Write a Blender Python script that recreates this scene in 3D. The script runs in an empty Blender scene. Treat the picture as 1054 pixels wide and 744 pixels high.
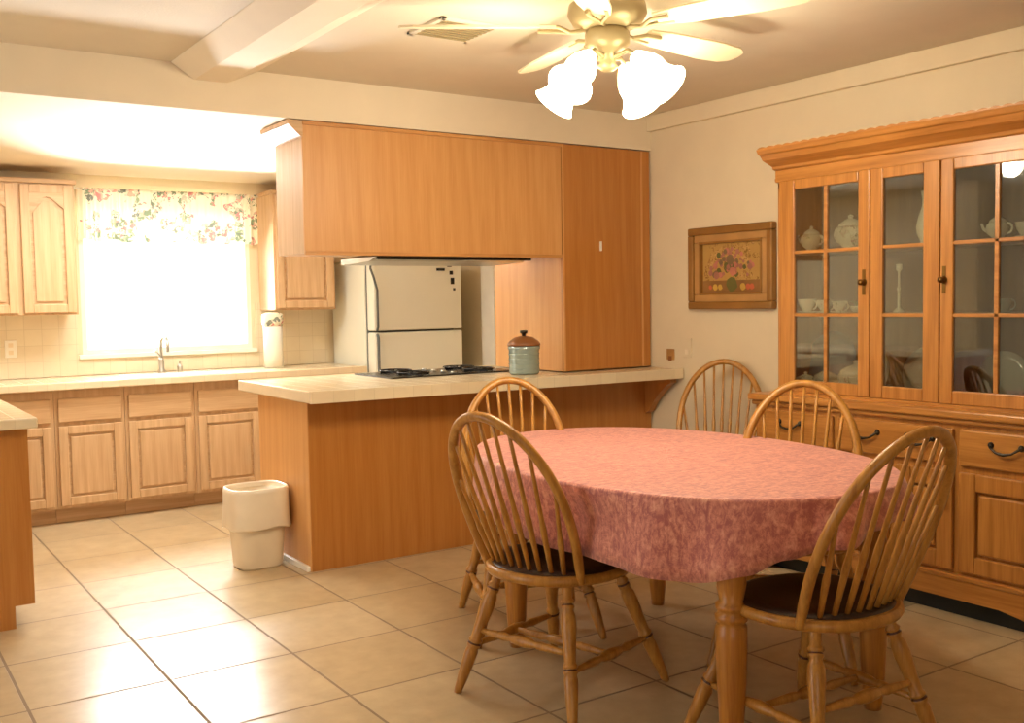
import bpy, math, random
from mathutils import Matrix, Vector
random.seed(7)
S = 0.943                      # survey units -> metres
sc = bpy.context.scene
col = sc.collection
pi = math.pi

# ------------------------------------------------------------------ materials
def srgb(r, g, b):
    f = lambda c: ((c/255)/12.92 if c/255 <= .04045 else ((c/255+.055)/1.055)**2.4)
    return (f(r), f(g), f(b), 1)

def new_mat(name):
    m = bpy.data.materials.new(name); m.use_nodes = True
    nt = m.node_tree; b = nt.nodes['Principled BSDF']
    return m, nt, b
def N(nt, t, **kw):
    n = nt.nodes.new(t)
    for k, v in kw.items(): setattr(n, k, v)
    return n
def ramp(nt, stops, interp='LINEAR'):
    r = N(nt, 'ShaderNodeValToRGB'); r.color_ramp.interpolation = interp
    e = r.color_ramp.elements
    while len(e) < len(stops): e.new(.5)
    for i, (p, c) in enumerate(stops): e[i].position = p; e[i].color = c
    return r
def coords(nt, scale=(1,1,1), loc=(0,0,0), rot=(0,0,0)):
    tc = N(nt, 'ShaderNodeTexCoord'); mp = N(nt, 'ShaderNodeMapping')
    mp.inputs['Scale'].default_value = scale; mp.inputs['Location'].default_value = loc; mp.inputs['Rotation'].default_value = rot
    nt.links.new(tc.outputs['Object'], mp.inputs['Vector']); return mp.outputs['Vector']
def noise(nt, vec, scale, detail=4, rough=.5, dist=0):
    n = N(nt, 'ShaderNodeTexNoise'); n.inputs['Scale'].default_value = scale; n.inputs['Detail'].default_value = detail
    n.inputs['Roughness'].default_value = rough; n.inputs['Distortion'].default_value = dist
    nt.links.new(vec, n.inputs['Vector']); return n
def bump(nt, b, h, strength=.2, dist=.01):
    bp = N(nt, 'ShaderNodeBump'); bp.inputs['Strength'].default_value = strength; bp.inputs['Distance'].default_value = dist
    nt.links.new(h, bp.inputs['Height']); nt.links.new(bp.outputs['Normal'], b.inputs['Normal'])

def plain(name, c, rough=.5, metal=0, bumpy=0, bs=60, var=.06, spec=.5):
    m, nt, b = new_mat(name)
    v = coords(nt); n = noise(nt, v, 6, 3)
    c0 = tuple(max(0, x*(1-var)) for x in c[:3])+(1,); c1 = tuple(min(1, x*(1+var)) for x in c[:3])+(1,)
    r = ramp(nt, [(.3, c0), (.7, c1)]); nt.links.new(n.outputs['Fac'], r.inputs['Fac']); nt.links.new(r.outputs['Color'], b.inputs['Base Color'])
    b.inputs['Roughness'].default_value = rough; b.inputs['Metallic'].default_value = metal; b.inputs['Specular IOR Level'].default_value = spec
    if bumpy:
        n2 = noise(nt, v, bs, 5); bump(nt, b, n2.outputs['Fac'], bumpy, .004)
    return m

def wood(name, light, dark, axis='z', rough=.38, grain=1.0, spec=.5):
    m, nt, b = new_mat(name)
    sc_ = {'z': (26, 26, 1.4), 'y': (26, 1.4, 26), 'x': (1.4, 26, 26)}[axis]
    v = coords(nt, sc_)
    n1 = noise(nt, v, 1.6*grain, 6, .6, .6)
    w = N(nt, 'ShaderNodeTexWave', wave_type='BANDS', bands_direction='DIAGONAL')
    w.inputs['Scale'].default_value = 1.1*grain; w.inputs['Distortion'].default_value = 7; w.inputs['Detail'].default_value = 3
    v2 = coords(nt, tuple(s*.35 for s in sc_)); nt.links.new(v2, w.inputs['Vector'])
    n3 = noise(nt, coords(nt, tuple(s*5 if s > 2 else s*3 for s in sc_)), 1.5, 2, .5)
    mx = N(nt, 'ShaderNodeMath', operation='MULTIPLY_ADD'); nt.links.new(w.outputs['Fac'], mx.inputs[0]); mx.inputs[1].default_value = .18
    nt.links.new(n1.outputs['Fac'], mx.inputs[2])
    mx2 = N(nt, 'ShaderNodeMath', operation='MULTIPLY_ADD'); nt.links.new(n3.outputs['Fac'], mx2.inputs[0]); mx2.inputs[1].default_value = .5
    nt.links.new(mx.outputs[0], mx2.inputs[2])
    r = ramp(nt, [(.40, dark), (.74, light)]); mr = N(nt, 'ShaderNodeMath', operation='MULTIPLY'); mr.inputs[1].default_value = .7
    nt.links.new(mx2.outputs[0], mr.inputs[0]); nt.links.new(mr.outputs[0], r.inputs['Fac'])
    nt.links.new(r.outputs['Color'], b.inputs['Base Color'])
    b.inputs['Roughness'].default_value = rough; b.inputs['Specular IOR Level'].default_value = spec
    bump(nt, b, n3.outputs['Fac'], .08, .002)
    return m

def tiles(name, c1, c2, grout, w, h, mortar, loc=(0,0), plane='xy', rough=.25, mott=.15, bstr=.35):
    m, nt, b = new_mat(name)
    tc = N(nt, 'ShaderNodeTexCoord'); sp = N(nt, 'ShaderNodeSeparateXYZ'); cb = N(nt, 'ShaderNodeCombineXYZ')
    nt.links.new(tc.outputs['Object'], sp.inputs[0])
    for i, a in enumerate(plane):
        ad = N(nt, 'ShaderNodeMath', operation='ADD'); ad.inputs[1].default_value = -loc[i]
        nt.links.new(sp.outputs[a.upper()], ad.inputs[0]); nt.links.new(ad.outputs[0], cb.inputs[i])
    br = N(nt, 'ShaderNodeTexBrick'); br.offset = 0; br.squash = 1
    br.inputs['Scale'].default_value = 1; br.inputs['Brick Width'].default_value = w; br.inputs['Row Height'].default_value = h
    br.inputs['Mortar Size'].default_value = mortar; br.inputs['Mortar Smooth'].default_value = .2
    br.inputs['Color1'].default_value = c1; br.inputs['Color2'].default_value = c2; br.inputs['Mortar'].default_value = grout
    nt.links.new(cb.outputs[0], br.inputs['Vector'])
    n = noise(nt, tc.outputs['Object'], 9, 6, .65)
    r = ramp(nt, [(.3, (1-mott,)*3+(1,)), (.7, (1, 1, 1, 1))]); nt.links.new(n.outputs['Fac'], r.inputs['Fac'])
    mx = N(nt, 'ShaderNodeMix', data_type='RGBA', blend_type='MULTIPLY'); mx.inputs[0].default_value = 1
    nt.links.new(br.outputs['Color'], mx.inputs[6]); nt.links.new(r.outputs['Color'], mx.inputs[7]); nt.links.new(mx.outputs[2], b.inputs['Base Color'])
    rr = N(nt, 'ShaderNodeMapRange'); rr.inputs['To Min'].default_value = rough; rr.inputs['To Max'].default_value = .8
    nt.links.new(br.outputs['Fac'], rr.inputs['Value']); nt.links.new(rr.outputs[0], b.inputs['Roughness'])
    inv = N(nt, 'ShaderNodeMath', operation='MULTIPLY_ADD'); inv.inputs[1].default_value = -1
    nt.links.new(br.outputs['Fac'], inv.inputs[0])
    mn = N(nt, 'ShaderNodeMath', operation='MULTIPLY'); mn.inputs[1].default_value = .25; nt.links.new(n.outputs['Fac'], mn.inputs[0]); nt.links.new(mn.outputs[0], inv.inputs[2])
    bump(nt, b, inv.outputs[0], bstr, .003)
    return m

def glass(name, tint=(1,1,1,1), gloss=.1, alpha_col=(1,1,1,1)):
    m = bpy.data.materials.new(name); m.use_nodes = True; nt = m.node_tree; nt.nodes.clear()
    o = N(nt, 'ShaderNodeOutputMaterial'); mx = N(nt, 'ShaderNodeMixShader'); t = N(nt, 'ShaderNodeBsdfTransparent'); g = N(nt, 'ShaderNodeBsdfGlossy')
    t.inputs['Color'].default_value = tint; g.inputs['Roughness'].default_value = .03
    fr = N(nt, 'ShaderNodeFresnel'); fr.inputs['IOR'].default_value = 1.45
    ad = N(nt, 'ShaderNodeMath', operation='ADD'); ad.inputs[1].default_value = gloss; ad.use_clamp = True
    nz = noise(nt, coords(nt), 3, 1); sm = N(nt, 'ShaderNodeMath', operation='MULTIPLY_ADD'); sm.inputs[1].default_value = .02
    nt.links.new(nz.outputs['Fac'], sm.inputs[0]); nt.links.new(fr.outputs[0], sm.inputs[2]); nt.links.new(sm.outputs[0], ad.inputs[0])
    nt.links.new(ad.outputs[0], mx.inputs[0]); nt.links.new(t.outputs[0], mx.inputs[1]); nt.links.new(g.outputs[0], mx.inputs[2]); nt.links.new(mx.outputs[0], o.inputs[0])
    return m

def emis(name, c, s):
    m, nt, b = new_mat(name)
    n = noise(nt, coords(nt), 20, 2); r = ramp(nt, [(.3, tuple(x*.9 for x in c[:3])+(1,)), (.7, c)]); nt.links.new(n.outputs['Fac'], r.inputs['Fac'])
    b.inputs['Base Color'].default_value = c; nt.links.new(r.outputs['Color'], b.inputs['Emission Color']); b.inputs['Emission Strength'].default_value = s
    return m

def blobs(name, base, colors, scale, thr=.45, plane=(1,1,1), rough=.8, transl=0):
    """printed flowers: voronoi cells, random colours, over a base"""
    m, nt, b = new_mat(name)
    v0 = coords(nt, plane); nd = noise(nt, v0, scale*1.2, 3)
    mv = N(nt, 'ShaderNodeMix', data_type='RGBA', blend_type='ADD'); mv.inputs[0].default_value = .12
    nt.links.new(v0, mv.inputs[6]); nt.links.new(nd.outputs['Color'], mv.inputs[7])
    vo = N(nt, 'ShaderNodeTexVoronoi'); vo.inputs['Scale'].default_value = scale; nt.links.new(mv.outputs[2], vo.inputs['Vector'])
    sp = N(nt, 'ShaderNodeSeparateColor'); nt.links.new(vo.outputs['Color'], sp.inputs[0])
    n = len(colors); r = ramp(nt, [(i/n, c) for i, c in enumerate(colors)], 'CONSTANT'); nt.links.new(sp.outputs[0], r.inputs['Fac'])
    big = noise(nt, v0, scale*.28, 2)
    th = N(nt, 'ShaderNodeMath', operation='LESS_THAN'); th.inputs[1].default_value = thr; nt.links.new(vo.outputs['Distance'], th.inputs[0])
    th2 = N(nt, 'ShaderNodeMath', operation='GREATER_THAN'); th2.inputs[1].default_value = .5; nt.links.new(big.outputs['Fac'], th2.inputs[0])
    ml = N(nt, 'ShaderNodeMath', operation='MULTIPLY'); nt.links.new(th.outputs[0], ml.inputs[0]); nt.links.new(th2.outputs[0], ml.inputs[1])
    mx = N(nt, 'ShaderNodeMix', data_type='RGBA'); mx.inputs[6].default_value = base; nt.links.new(ml.outputs[0], mx.inputs[0]); nt.links.new(r.outputs['Color'], mx.inputs[7])
    nt.links.new(mx.outputs[2], b.inputs['Base Color']); b.inputs['Roughness'].default_value = rough
    if transl:
        out = nt.nodes['Material Output']; t = N(nt, 'ShaderNodeBsdfTranslucent'); nt.links.new(mx.outputs[2], t.inputs['Color'])
        ms = N(nt, 'ShaderNodeMixShader'); ms.inputs[0].default_value = transl
        nt.links.new(b.outputs[0], ms.inputs[1]); nt.links.new(t.outputs[0], ms.inputs[2]); nt.links.new(ms.outputs[0], out.inputs[0])
    return m

M = {}
M['wall'] = plain('cream wall paint', srgb(220, 205, 174), .75, bumpy=.15, bs=90, var=.02)
M['ceiling'] = plain('ceiling paint', srgb(216, 206, 184), .85, bumpy=.25, bs=120, var=.02)
M['soffit'] = plain('soffit paint', srgb(230, 218, 194), .8, bumpy=.12, bs=120, var=.02)
M['white'] = plain('white trim paint', srgb(236, 232, 220), .45)
M['floor'] = tiles('floor tiles', srgb(200, 180, 146), srgb(192, 170, 134), srgb(136, 114, 84), .485*S, .545*S, .006, (1.0*S, 3.83*S-.545*S*20), rough=.24, mott=.16)
M['ctile'] = tiles('counter tiles', srgb(232, 216, 184), srgb(226, 208, 175), srgb(216, 199, 166), .105, .105, .002, (.02, .02), rough=.2, mott=.06, bstr=.2)
M['ctile_edge'] = tiles('counter edge tiles', srgb(232, 216, 184), srgb(226, 208, 175), srgb(214, 197, 164), .105, .3, .002, (.02, -.1), plane='xz', rough=.25, mott=.06, bstr=.2)
M['splash'] = tiles('backsplash tiles', srgb(228, 216, 188), srgb(224, 210, 182), srgb(206, 192, 162), .105, .105, .002, (.0, .03), plane='xz', rough=.25, mott=.05, bstr=.15)
M['oak_z'] = wood('oak vertical grain', srgb(206, 152, 90), srgb(180, 124, 66), 'z')
M['oak_x'] = wood('oak horizontal grain', srgb(206, 152, 90), srgb(178, 122, 64), 'x')
M['ply'] = wood('oak plywood panel', srgb(210, 158, 98), srgb(198, 143, 82), 'z', rough=.42, grain=.7)
M['plyd'] = wood('dark oak panel', srgb(186, 126, 62), srgb(172, 110, 48), 'z', rough=.3, grain=.7)
M['kcab'] = wood('kitchen oak', srgb(206, 172, 132), srgb(188, 152, 110), 'z', rough=.5)
M['kcab_x'] = wood('kitchen oak rail', srgb(206, 172, 132), srgb(184, 148, 106), 'x', rough=.5)
M['hut_z'] = wood('hutch oak', srgb(188, 130, 64), srgb(158, 102, 44), 'z', rough=.3)
M['hut_y'] = wood('hutch oak rails', srgb(188, 130, 64), srgb(156, 100, 42), 'y', rough=.3)
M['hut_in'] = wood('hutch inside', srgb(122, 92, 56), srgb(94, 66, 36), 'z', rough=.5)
M['chair'] = wood('golden chair oak', srgb(188, 136, 62), srgb(154, 102, 38), 'z', rough=.32)
M['chair_d'] = plain('dark burnt ring', srgb(84, 44, 14), .35)
M['pad'] = plain('dark brown seat', srgb(50, 30, 20), .35, bumpy=.1, bs=40)
M['tleg'] = wood('table oak', srgb(190, 132, 54), srgb(158, 98, 34), 'z', rough=.32)
M['brass'] = plain('aged brass', srgb(120, 92, 50), .3, 1)
M['pewter'] = plain('dark pewter', srgb(74, 70, 66), .35, 1)
M['steel'] = plain('brushed steel', srgb(190, 188, 180), .3, 1)
M['black'] = plain('black enamel', srgb(28, 26, 24), .25)
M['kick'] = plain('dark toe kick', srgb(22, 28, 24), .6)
M['gasket'] = plain('grey gasket', srgb(84, 88, 86), .6)
M['fridge'] = plain('fridge enamel', srgb(226, 226, 212), .4, bumpy=.06, bs=200, var=.01)
M['plastic'] = plain('off white plastic', srgb(228, 214, 188), .4)
M['liner'] = plain('bin liner', srgb(232, 220, 198), .3, bumpy=.2, bs=25)
M['china'] = plain('white china', srgb(232, 222, 196), .15)
M['china_g'] = plain('smoky glass plate', srgb(150, 150, 136), .12)
M['china_b'] = plain('blue china', srgb(120, 140, 152), .18)
M['china_f'] = blobs('flowered china', srgb(228, 214, 182), [srgb(150, 120, 90), srgb(92, 120, 60), srgb(190, 110, 100), srgb(210, 190, 140)], 60, .5)
M['leafg'] = plain('green glaze', srgb(90, 110, 50), .3)
M['wglass'] = glass('window glass')
M['hglass'] = glass('hutch glass', (.78, .80, .76, 1), .07)
M['ventback'] = plain('vent shadow', srgb(120, 112, 88), .7)
M['bulb'] = emis('lit glass shade', (1, .86, .58, 1), 14)
M['fanbody'] = plain('antique brass fan', srgb(176, 160, 122), .4, .35)
M['blade'] = plain('cream fan blade', srgb(236, 220, 184), .4)
M['gold'] = plain('old gold frame', srgb(150, 108, 52), .4, .35, bumpy=.3, bs=70, var=.15)
M['gold2'] = plain('pale gold frame', srgb(182, 140, 84), .45, .25, bumpy=.3, bs=60, var=.15)
M['jar_teal'] = plain('teal grey glaze', srgb(158, 176, 174), .12, .35)
M['jar_lid'] = plain('copper brown lid', srgb(140, 88, 48), .35)
M['curtain'] = blobs('floral valance', srgb(238, 232, 206), [srgb(206, 140, 136), srgb(130, 146, 118), srgb(124, 130, 118), srgb(220, 172, 152), srgb(150, 166, 134), srgb(196, 190, 166)], 26, .55, (1, .3, 1), transl=.08)
M['ext'] = plain('bright stucco', srgb(250, 246, 236), .9)
M['extb'] = plain('pale blue glass', srgb(170, 214, 226), .3)
M['grass'] = plain('pale ground', srgb(226, 220, 200), .9)

def cloth_mat():
    m, nt, b = new_mat('pink damask cloth')
    v = coords(nt, (1, 1.0, 1)); n1 = noise(nt, v, 26, 5, .6, 1.6); n2 = noise(nt, coords(nt, (3, 9, 3)), 9, 4, .6, .8)
    ad = N(nt, 'ShaderNodeMath', operation='MULTIPLY_ADD'); ad.inputs[1].default_value = .6
    nt.links.new(n1.outputs['Fac'], ad.inputs[0]); nt.links.new(n2.outputs['Fac'], ad.inputs[2])
    mh = N(nt, 'ShaderNodeMath', operation='MULTIPLY'); mh.inputs[1].default_value = .62; nt.links.new(ad.outputs[0], mh.inputs[0])
    w = N(nt, 'ShaderNodeTexNoise'); w.inputs['Scale'].default_value = 17; w.inputs['Detail'].default_value = 2; w.inputs['Distortion'].default_value = 2.6
    nt.links.new(coords(nt, (1.6, .8, 1)), w.inputs['Vector'])
    sq = ramp(nt, [(.40, (0, 0, 0, 1)), (.46, (.35,)*3+(1,)), (.5, (-.0, 0, 0, 1)), (.56, (.3,)*3+(1,)), (.64, (0, 0, 0, 1))]); nt.links.new(w.outputs['Fac'], sq.inputs['Fac'])
    sb = N(nt, 'ShaderNodeMath', operation='MULTIPLY_ADD'); sb.inputs[1].default_value = -.26; nt.links.new(sq.outputs['Color'], sb.inputs[0]); nt.links.new(mh.outputs[0], sb.inputs[2]); mh = sb
    r = ramp(nt, [(.36, srgb(172, 98, 98)), (.5, srgb(210, 138, 124)), (.62, srgb(230, 170, 150))])
    nt.links.new(mh.outputs[0], r.inputs['Fac']); nt.links.new(r.outputs['Color'], b.inputs['Base Color'])
    b.inputs['Roughness'].default_value = .55; b.inputs['Sheen Weight'].default_value = .3
    bump(nt, b, mh.outputs[0], .5, .004)
    return m
M['cloth'] = cloth_mat()

# ------------------------------------------------------------------ mesh building (survey units; scaled by S on build)
class MB:
    def __init__(s): s.v = []; s.f = []; s.mi = []; s.sm = []; s.T = Matrix.Identity(4)
    def add(s, vs, fs, mi=0, smooth=False):
        o = len(s.v); s.v += [tuple(s.T @ Vector(p)) for p in vs]
        for f in fs: s.f.append(tuple(i+o for i in f)); s.mi.append(mi); s.sm.append(smooth)
        return s
    def box(s, x0, x1, y0, y1, z0, z1, mi=0):
        vs = [(x, y, z) for z in (z0, z1) for y in (y0, y1) for x in (x0, x1)]
        return s.add(vs, [(0,2,3,1), (4,5,7,6), (0,1,5,4), (2,6,7,3), (0,4,6,2), (1,3,7,5)], mi)
    def prism(s, poly, a0, a1, axis='z', mi=0, smooth=False):
        P = {'z': lambda u, v, w: (u, v, w), 'y': lambda u, v, w: (u, w, v), 'x': lambda u, v, w: (w, u, v)}[axis]
        n = len(poly); vs = [P(u, v, a0) for u, v in poly]+[P(u, v, a1) for u, v in poly]
        s.add(vs, [tuple(range(n))[::-1], tuple(range(n, 2*n))], mi)
        return s.add(vs, [(i, (i+1) % n, (i+1) % n+n, i+n) for i in range(n)], mi, smooth)
    def lathe(s, prof, c=(0,0,0), seg=20, mi=0, d=None, sx=1, sy=1, mis=None, n=2):
        """prof: [(r,z)], optional direction d = (p0,p1): z in 0..1 runs along the segment"""
        vs = []
        if d is not None:
            p0, p1 = Vector(d[0]), Vector(d[1]); ax = p1-p0; w = ax.normalized()
            u = w.orthogonal().normalized(); q = w.cross(u)
        for r, z in prof:
            for i in range(seg):
                a = 2*pi*i/seg; ca, sa = math.cos(a), math.sin(a)
                if n != 2: ca = math.copysign(abs(ca)**(2/n), ca); sa = math.copysign(abs(sa)**(2/n), sa)
                if d is None: vs.append((c[0]+r*ca*sx, c[1]+r*sa*sy, c[2]+z))
                else: vs.append(tuple(p0+ax*z+u*(r*ca)+q*(r*sa)))
        m = len(prof)
        for j in range(m-1):
            s.add([], [], 0)
        o = len(s.v); s.v += [tuple(s.T @ Vector(p)) for p in vs]
        for j in range(m-1):
            for i in range(seg):
                k = (i+1) % seg
                s.f.append((o+j*seg+i, o+j*seg+k, o+(j+1)*seg+k, o+(j+1)*seg+i)); s.mi.append(mis[j] if mis else mi); s.sm.append(True)
        if prof[0][0] > 1e-6: s.f.append(tuple(o+i for i in range(seg))[::-1]); s.mi.append(mis[0] if mis else mi); s.sm.append(False)
        if prof[-1][0] > 1e-6: s.f.append(tuple(o+(m-1)*seg+i for i in range(seg))); s.mi.append(mis[-1] if mis else mi); s.sm.append(False)
        return s
    def tube(s, pts, r, seg=10, closed=False, mi=0, flat=1):
        pts = [Vector(p) for p in pts]; n = len(pts); rs = r if isinstance(r, (list, tuple)) else [r]*n
        rings = []; up = None
        for i in range(n):
            t = (pts[(i+1) % n]-pts[i-1]) if closed else (pts[min(i+1, n-1)]-pts[max(i-1, 0)])
            t.normalize()
            if up is None: up = t.orthogonal().normalized()
            up = (up-t*up.dot(t)).normalized(); q = t.cross(up)
            rings.append([tuple(pts[i]+up*math.cos(2*pi*k/seg)*rs[i]+q*math.sin(2*pi*k/seg)*rs[i]*flat) for k in range(seg)])
        vs = [p for rg in rings for p in rg]; fs = []
        m = n if closed else n-1
        for j in range(m):
            j2 = (j+1) % n
            for k in range(seg): fs.append((j*seg+k, j*seg+(k+1) % seg, j2*seg+(k+1) % seg, j2*seg+k))
        s.add(vs, fs, mi, True)
        if not closed: s.add(vs, [tuple(range(seg))[::-1], tuple((n-1)*seg+k for k in range(seg))], mi)
        return s
    def build(s, name, mats, parent=None, bevel=0, loc=None, seg=2):
        me = bpy.data.meshes.new(name); l = Vector(loc) if loc else Vector((0,0,0))
        me.from_pydata([tuple((Vector(p)-l)*S) for p in s.v], [], s.f); me.validate()
        if not isinstance(mats, (list, tuple)): mats = [mats]
        for m in mats: me.materials.append(m)
        for p, mi, sm in zip(me.polygons, s.mi, s.sm): p.material_index = mi; p.use_smooth = sm
        import bmesh
        bm = bmesh.new(); bm.from_mesh(me); bmesh.ops.recalc_face_normals(bm, faces=bm.faces); bm.to_mesh(me); bm.free()
        o = bpy.data.objects.new(name, me); col.objects.link(o); o.location = l*S
        if parent: o.parent = parent
        if bevel:
            b = o.modifiers.new('bevel', 'BEVEL'); b.width = bevel*S; b.segments = seg; b.limit_method = 'ANGLE'; b.angle_limit = math.radians(40)
        return o
def box(*a): return MB().box(*a)
def tag(o, label=None, cat=None, group=None, kind=None):
    if label: o['label'] = label
    if cat: o['category'] = cat
    if group: o['group'] = group
    if kind: o['kind'] = kind
    return o
def empty(name, loc, label, cat, group=None, rz=0):
    o = bpy.data.objects.new(name, None); col.objects.link(o); o.location = Vector(loc)*S; o.rotation_euler.z = rz; o.empty_display_size = .1
    return tag(o, label, cat, group)
def struct(mb, name, mat, bevel=0): return tag(mb.build(name, mat, bevel=bevel), kind='structure')
class Thing:
    """an Empty at the base; part() takes meshes in room coordinates"""
    def __init__(s, name, loc, label, cat, group=None): s.e = empty(name, loc, label, cat, group); s.l = loc
    def part(s, name, mb, mat, bevel=0, parent=None, label=None):
        o = mb.build(name, mat, None, bevel, loc=s.l)
        o.parent = parent or s.e; o.location = (0, 0, 0)
        if label: o['label'] = label
        return o

# ------------------------------------------------------------------ room
XW, YB, ZC, ZK, YS = 4.42, 7.69, 2.56, 2.345, 4.94
XL, YF = -2.7, -2.6
struct(box(XL-.1, XW+.1, YF-.1, YB+.1, -.08, 0), 'floor', M['floor'])
struct(box(XL-.1, XW+.1, YF-.1, YS, ZC, ZC+.08), 'ceiling', M['ceiling'])
struct(box(XL-.1, XW+.1, YS, YB+.1, ZK, ZC+.08), 'ceiling', M['soffit'])
struct(box(XW, XW+.1, YF, YB, 0, ZC), 'wall_right', M['wall'])
struct(box(XL-.1, XL, YF, YS, 0, ZC), 'wall_left', M['wall'])
struct(box(XL, .06, YS, YS+.1, 0, ZK), 'wall_left', M['wall'])
struct(box(-.04, .06, YS+.1, YB, 0, ZK), 'wall_left', M['wall'])
struct(box(XL-.1, XW+.1, YF-.1, YF, 0, ZC), 'wall_front', M['wall'])
WX0, WX1, WZ0, WZ1 = 1.49, 2.73, 1.07, 2.2
struct(MB().box(-.04, WX0, YB, YB+.1, 0, ZC).box(WX1, XW+.1, YB, YB+.1, 0, ZC).box(WX0, WX1, YB, YB+.1, 0, WZ0).box(WX0, WX1, YB, YB+.1, WZ1, ZC), 'wall_back', M['wall'])
wn = empty('window_1', (2.1, YB, WZ0), 'bright kitchen window above the sink behind the floral valance', 'window'); wn['kind'] = 'structure'
fr = MB()
for a in ((WX0, WX0+.035), (WX1-.035, WX1)): fr.box(a[0], a[1], YB+.0, YB+.07, WZ0+.035, WZ1-.035)
fr.box(WX0, WX1, YB+.0, YB+.07, WZ0, WZ0+.035).box(WX0, WX1, YB+.0, YB+.07, WZ1-.035, WZ1)
def wpart(mb, name, mat, bevel=0):
    o = mb.build(name, mat, None, bevel, loc=(2.1, YB, WZ0)); o.parent = wn; o.location = (0,0,0); return o
wpart(fr, 'window_frame', M['white'])
wpart(box(WX0+.03, WX1-.03, YB+.042, YB+.046, WZ0+.03, WZ1-.03), 'glass_pane', M['wglass'])
wpart(box(WX0-.03, WX1+.03, YB-.04, YB-.0, WZ0-.03, WZ0), 'window_sill', M['white'], .004)
# backsplash (surface of the wall)
struct(MB().box(.06, WX0-.03, YB-.012, YB, .925, 1.42).box(WX0-.03, WX1+.03, YB-.012, YB, .925, WZ0-.03).box(WX1+.03, 3.36, YB-.012, YB, .925, 1.42), 'wall_back', M['splash'])
# ceiling beam and wall-top board
struct(MB().prism([(1.40, ZC), (1.51, 2.487), (1.67, 2.487), (1.83, ZC)], YF, YS, 'y'), 'trim_1', M['soffit'], .006)
struct(box(4.385, XW, YF, YS, 2.462, ZC), 'trim_2', M['wall'], .004)
struct(box(2.015, 2.035, 4.95, 5.66, 0, .03), 'trim_3', M['white'], .004)
# door casing on the right wall of the kitchen
struct(MB().box(4.385, XW, 6.77, 6.96, 0, 2.12).box(4.385, XW, 5.8, 6.77, 2.02, 2.12), 'trim_4', M['white'], .004)

# ------------------------------------------------------------------ outside
ex = Thing('neighbour_house', (3, 13, 0), 'washed-out pale house outside the kitchen window', 'house')
ex.part('wall', box(-3, 10, 13, 13.2, 0, 4.5), M['ext'])
ex.part('window', box(2.35, 2.9, 12.97, 13.02, 1.95, 2.2), M['extb'])
ex.part('ledge', box(2.0, 3.4, 12.9, 13.0, 1.63, 1.66), M['extb'])
struct(box(-4, 10, 7.85, 13, -.1, -.02), 'ground', M['grass'])

# ------------------------------------------------------------------ cabinetry helpers (faces look to -y)
def raised_door(T, x0, x1, z0, z1, y, mat, matx, name='door', arch=False, knob=None):
    """frame-and-panel door, front at y"""
    w = .055
    d = T.part(name, MB().box(x0, x0+w, y, y+.02, z0, z1).box(x1-w, x1, y, y+.02, z0, z1).box(x0+w, x1-w, y, y+.02, z0, z0+w).box(x0+w, x1-w, y, y+.02, z1-w, z1), mat, .004)
    a, b = x0+w, x1-w; top = z1-w
    if arch:
        mid = (a+b)/2; m = MB()
        # arched shoulder filling the top of the opening
        pts = [(a, top+.001), (a, top-.10)]
        for i in range(13):
            t = i/12; pts.append((a+(b-a)*t, top-.10+.075*math.sin(pi*t)**1.3))
        pts += [(b, top+.001)]
        m.prism(pts, y+.001, y+.02, 'y'); T.part('arched_rail', m, matx, .003, d)
        pan = [(a+.02, z0+w+.02), (b-.02, z0+w+.02)]
        for i in range(13):
            t = 1-i/12; pan.append((a+.02+(b-a-.04)*t, top-.125+.075*math.sin(pi*t)**1.3))
        T.part('raised_panel', MB().prism(pan, y+.005, y+.018, 'y'), mat, .008, d)
    else:
        T.part('raised_panel', box(a+.015, b-.015, y+.005, y+.018, z0+w+.015, z1-w-.015), mat, .009, d)
    T.part('panel_groove', box(a-.002, b+.002, y+.017, y+.021, z0+w-.002, top+.002), matx, 0, d)
    return d
# back base cabinets, one unit each
units = [(.74, 1.175, 'narrow-looking oak base cabinet tucked behind the left counter end'), (1.177, 1.612, 'oak base cabinet second from the left under the window wall counter'),
         (1.614, 2.077, 'oak base cabinet below the sink faucet'), (2.079, 2.56, 'oak base cabinet half hidden by the peninsula and bin'), ]
for x0, x1, lb in units:
    T = Thing('base_cabinet', ((x0+x1)/2, 7.4, 0), lb, 'cabinet', 'oak base cabinets under the window')
    T.part('carcass', box(x0, x1, 7.052, 7.67, .10, .88), M['kcab'], .002)
    T.part('toe_kick', box(x0, x1, 7.13, 7.16, 0, .10), M['kcab_x'])
    T.part('drawer', box(x0+.022, x1-.022, 7.03, 7.052, .665, .82), M['kcab_x'], .006)
    raised_door(T, x0+.02, x1-.02, .12, .64, 7.031, M['kcab'], M['kcab_x'])
T = Thing('base_cabinet', (2.95, 7.4, 0), 'oak base cabinet in the corner beside the refrigerator', 'cabinet', 'oak base cabinets under the window')
T.part('carcass', box(2.562, 3.36, 7.052, 7.67, .10, .88), M['kcab'], .002)
T.part('toe_kick', box(2.562, 3.36, 7.13, 7.16, 0, .10), M['kcab_x'])
raised_door(T, 2.6, 2.96, .12, .64, 7.031, M['kcab'], M['kcab_x']); raised_door(T, 2.98, 3.34, .12, .64, 7.031, M['kcab'], M['kcab_x'])
T = Thing('countertop', (2.0, 7.35, .88), 'long cream tiled countertop running below the window', 'countertop')
T.part('slab', box(.07, 3.37, 7.0, 7.675, .882, .922), M['ctile'], .004)
T.part('edge_trim', box(.74, 3.37, 6.98, 7.0, .878, .928), M['ctile_edge'], .006)
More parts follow.
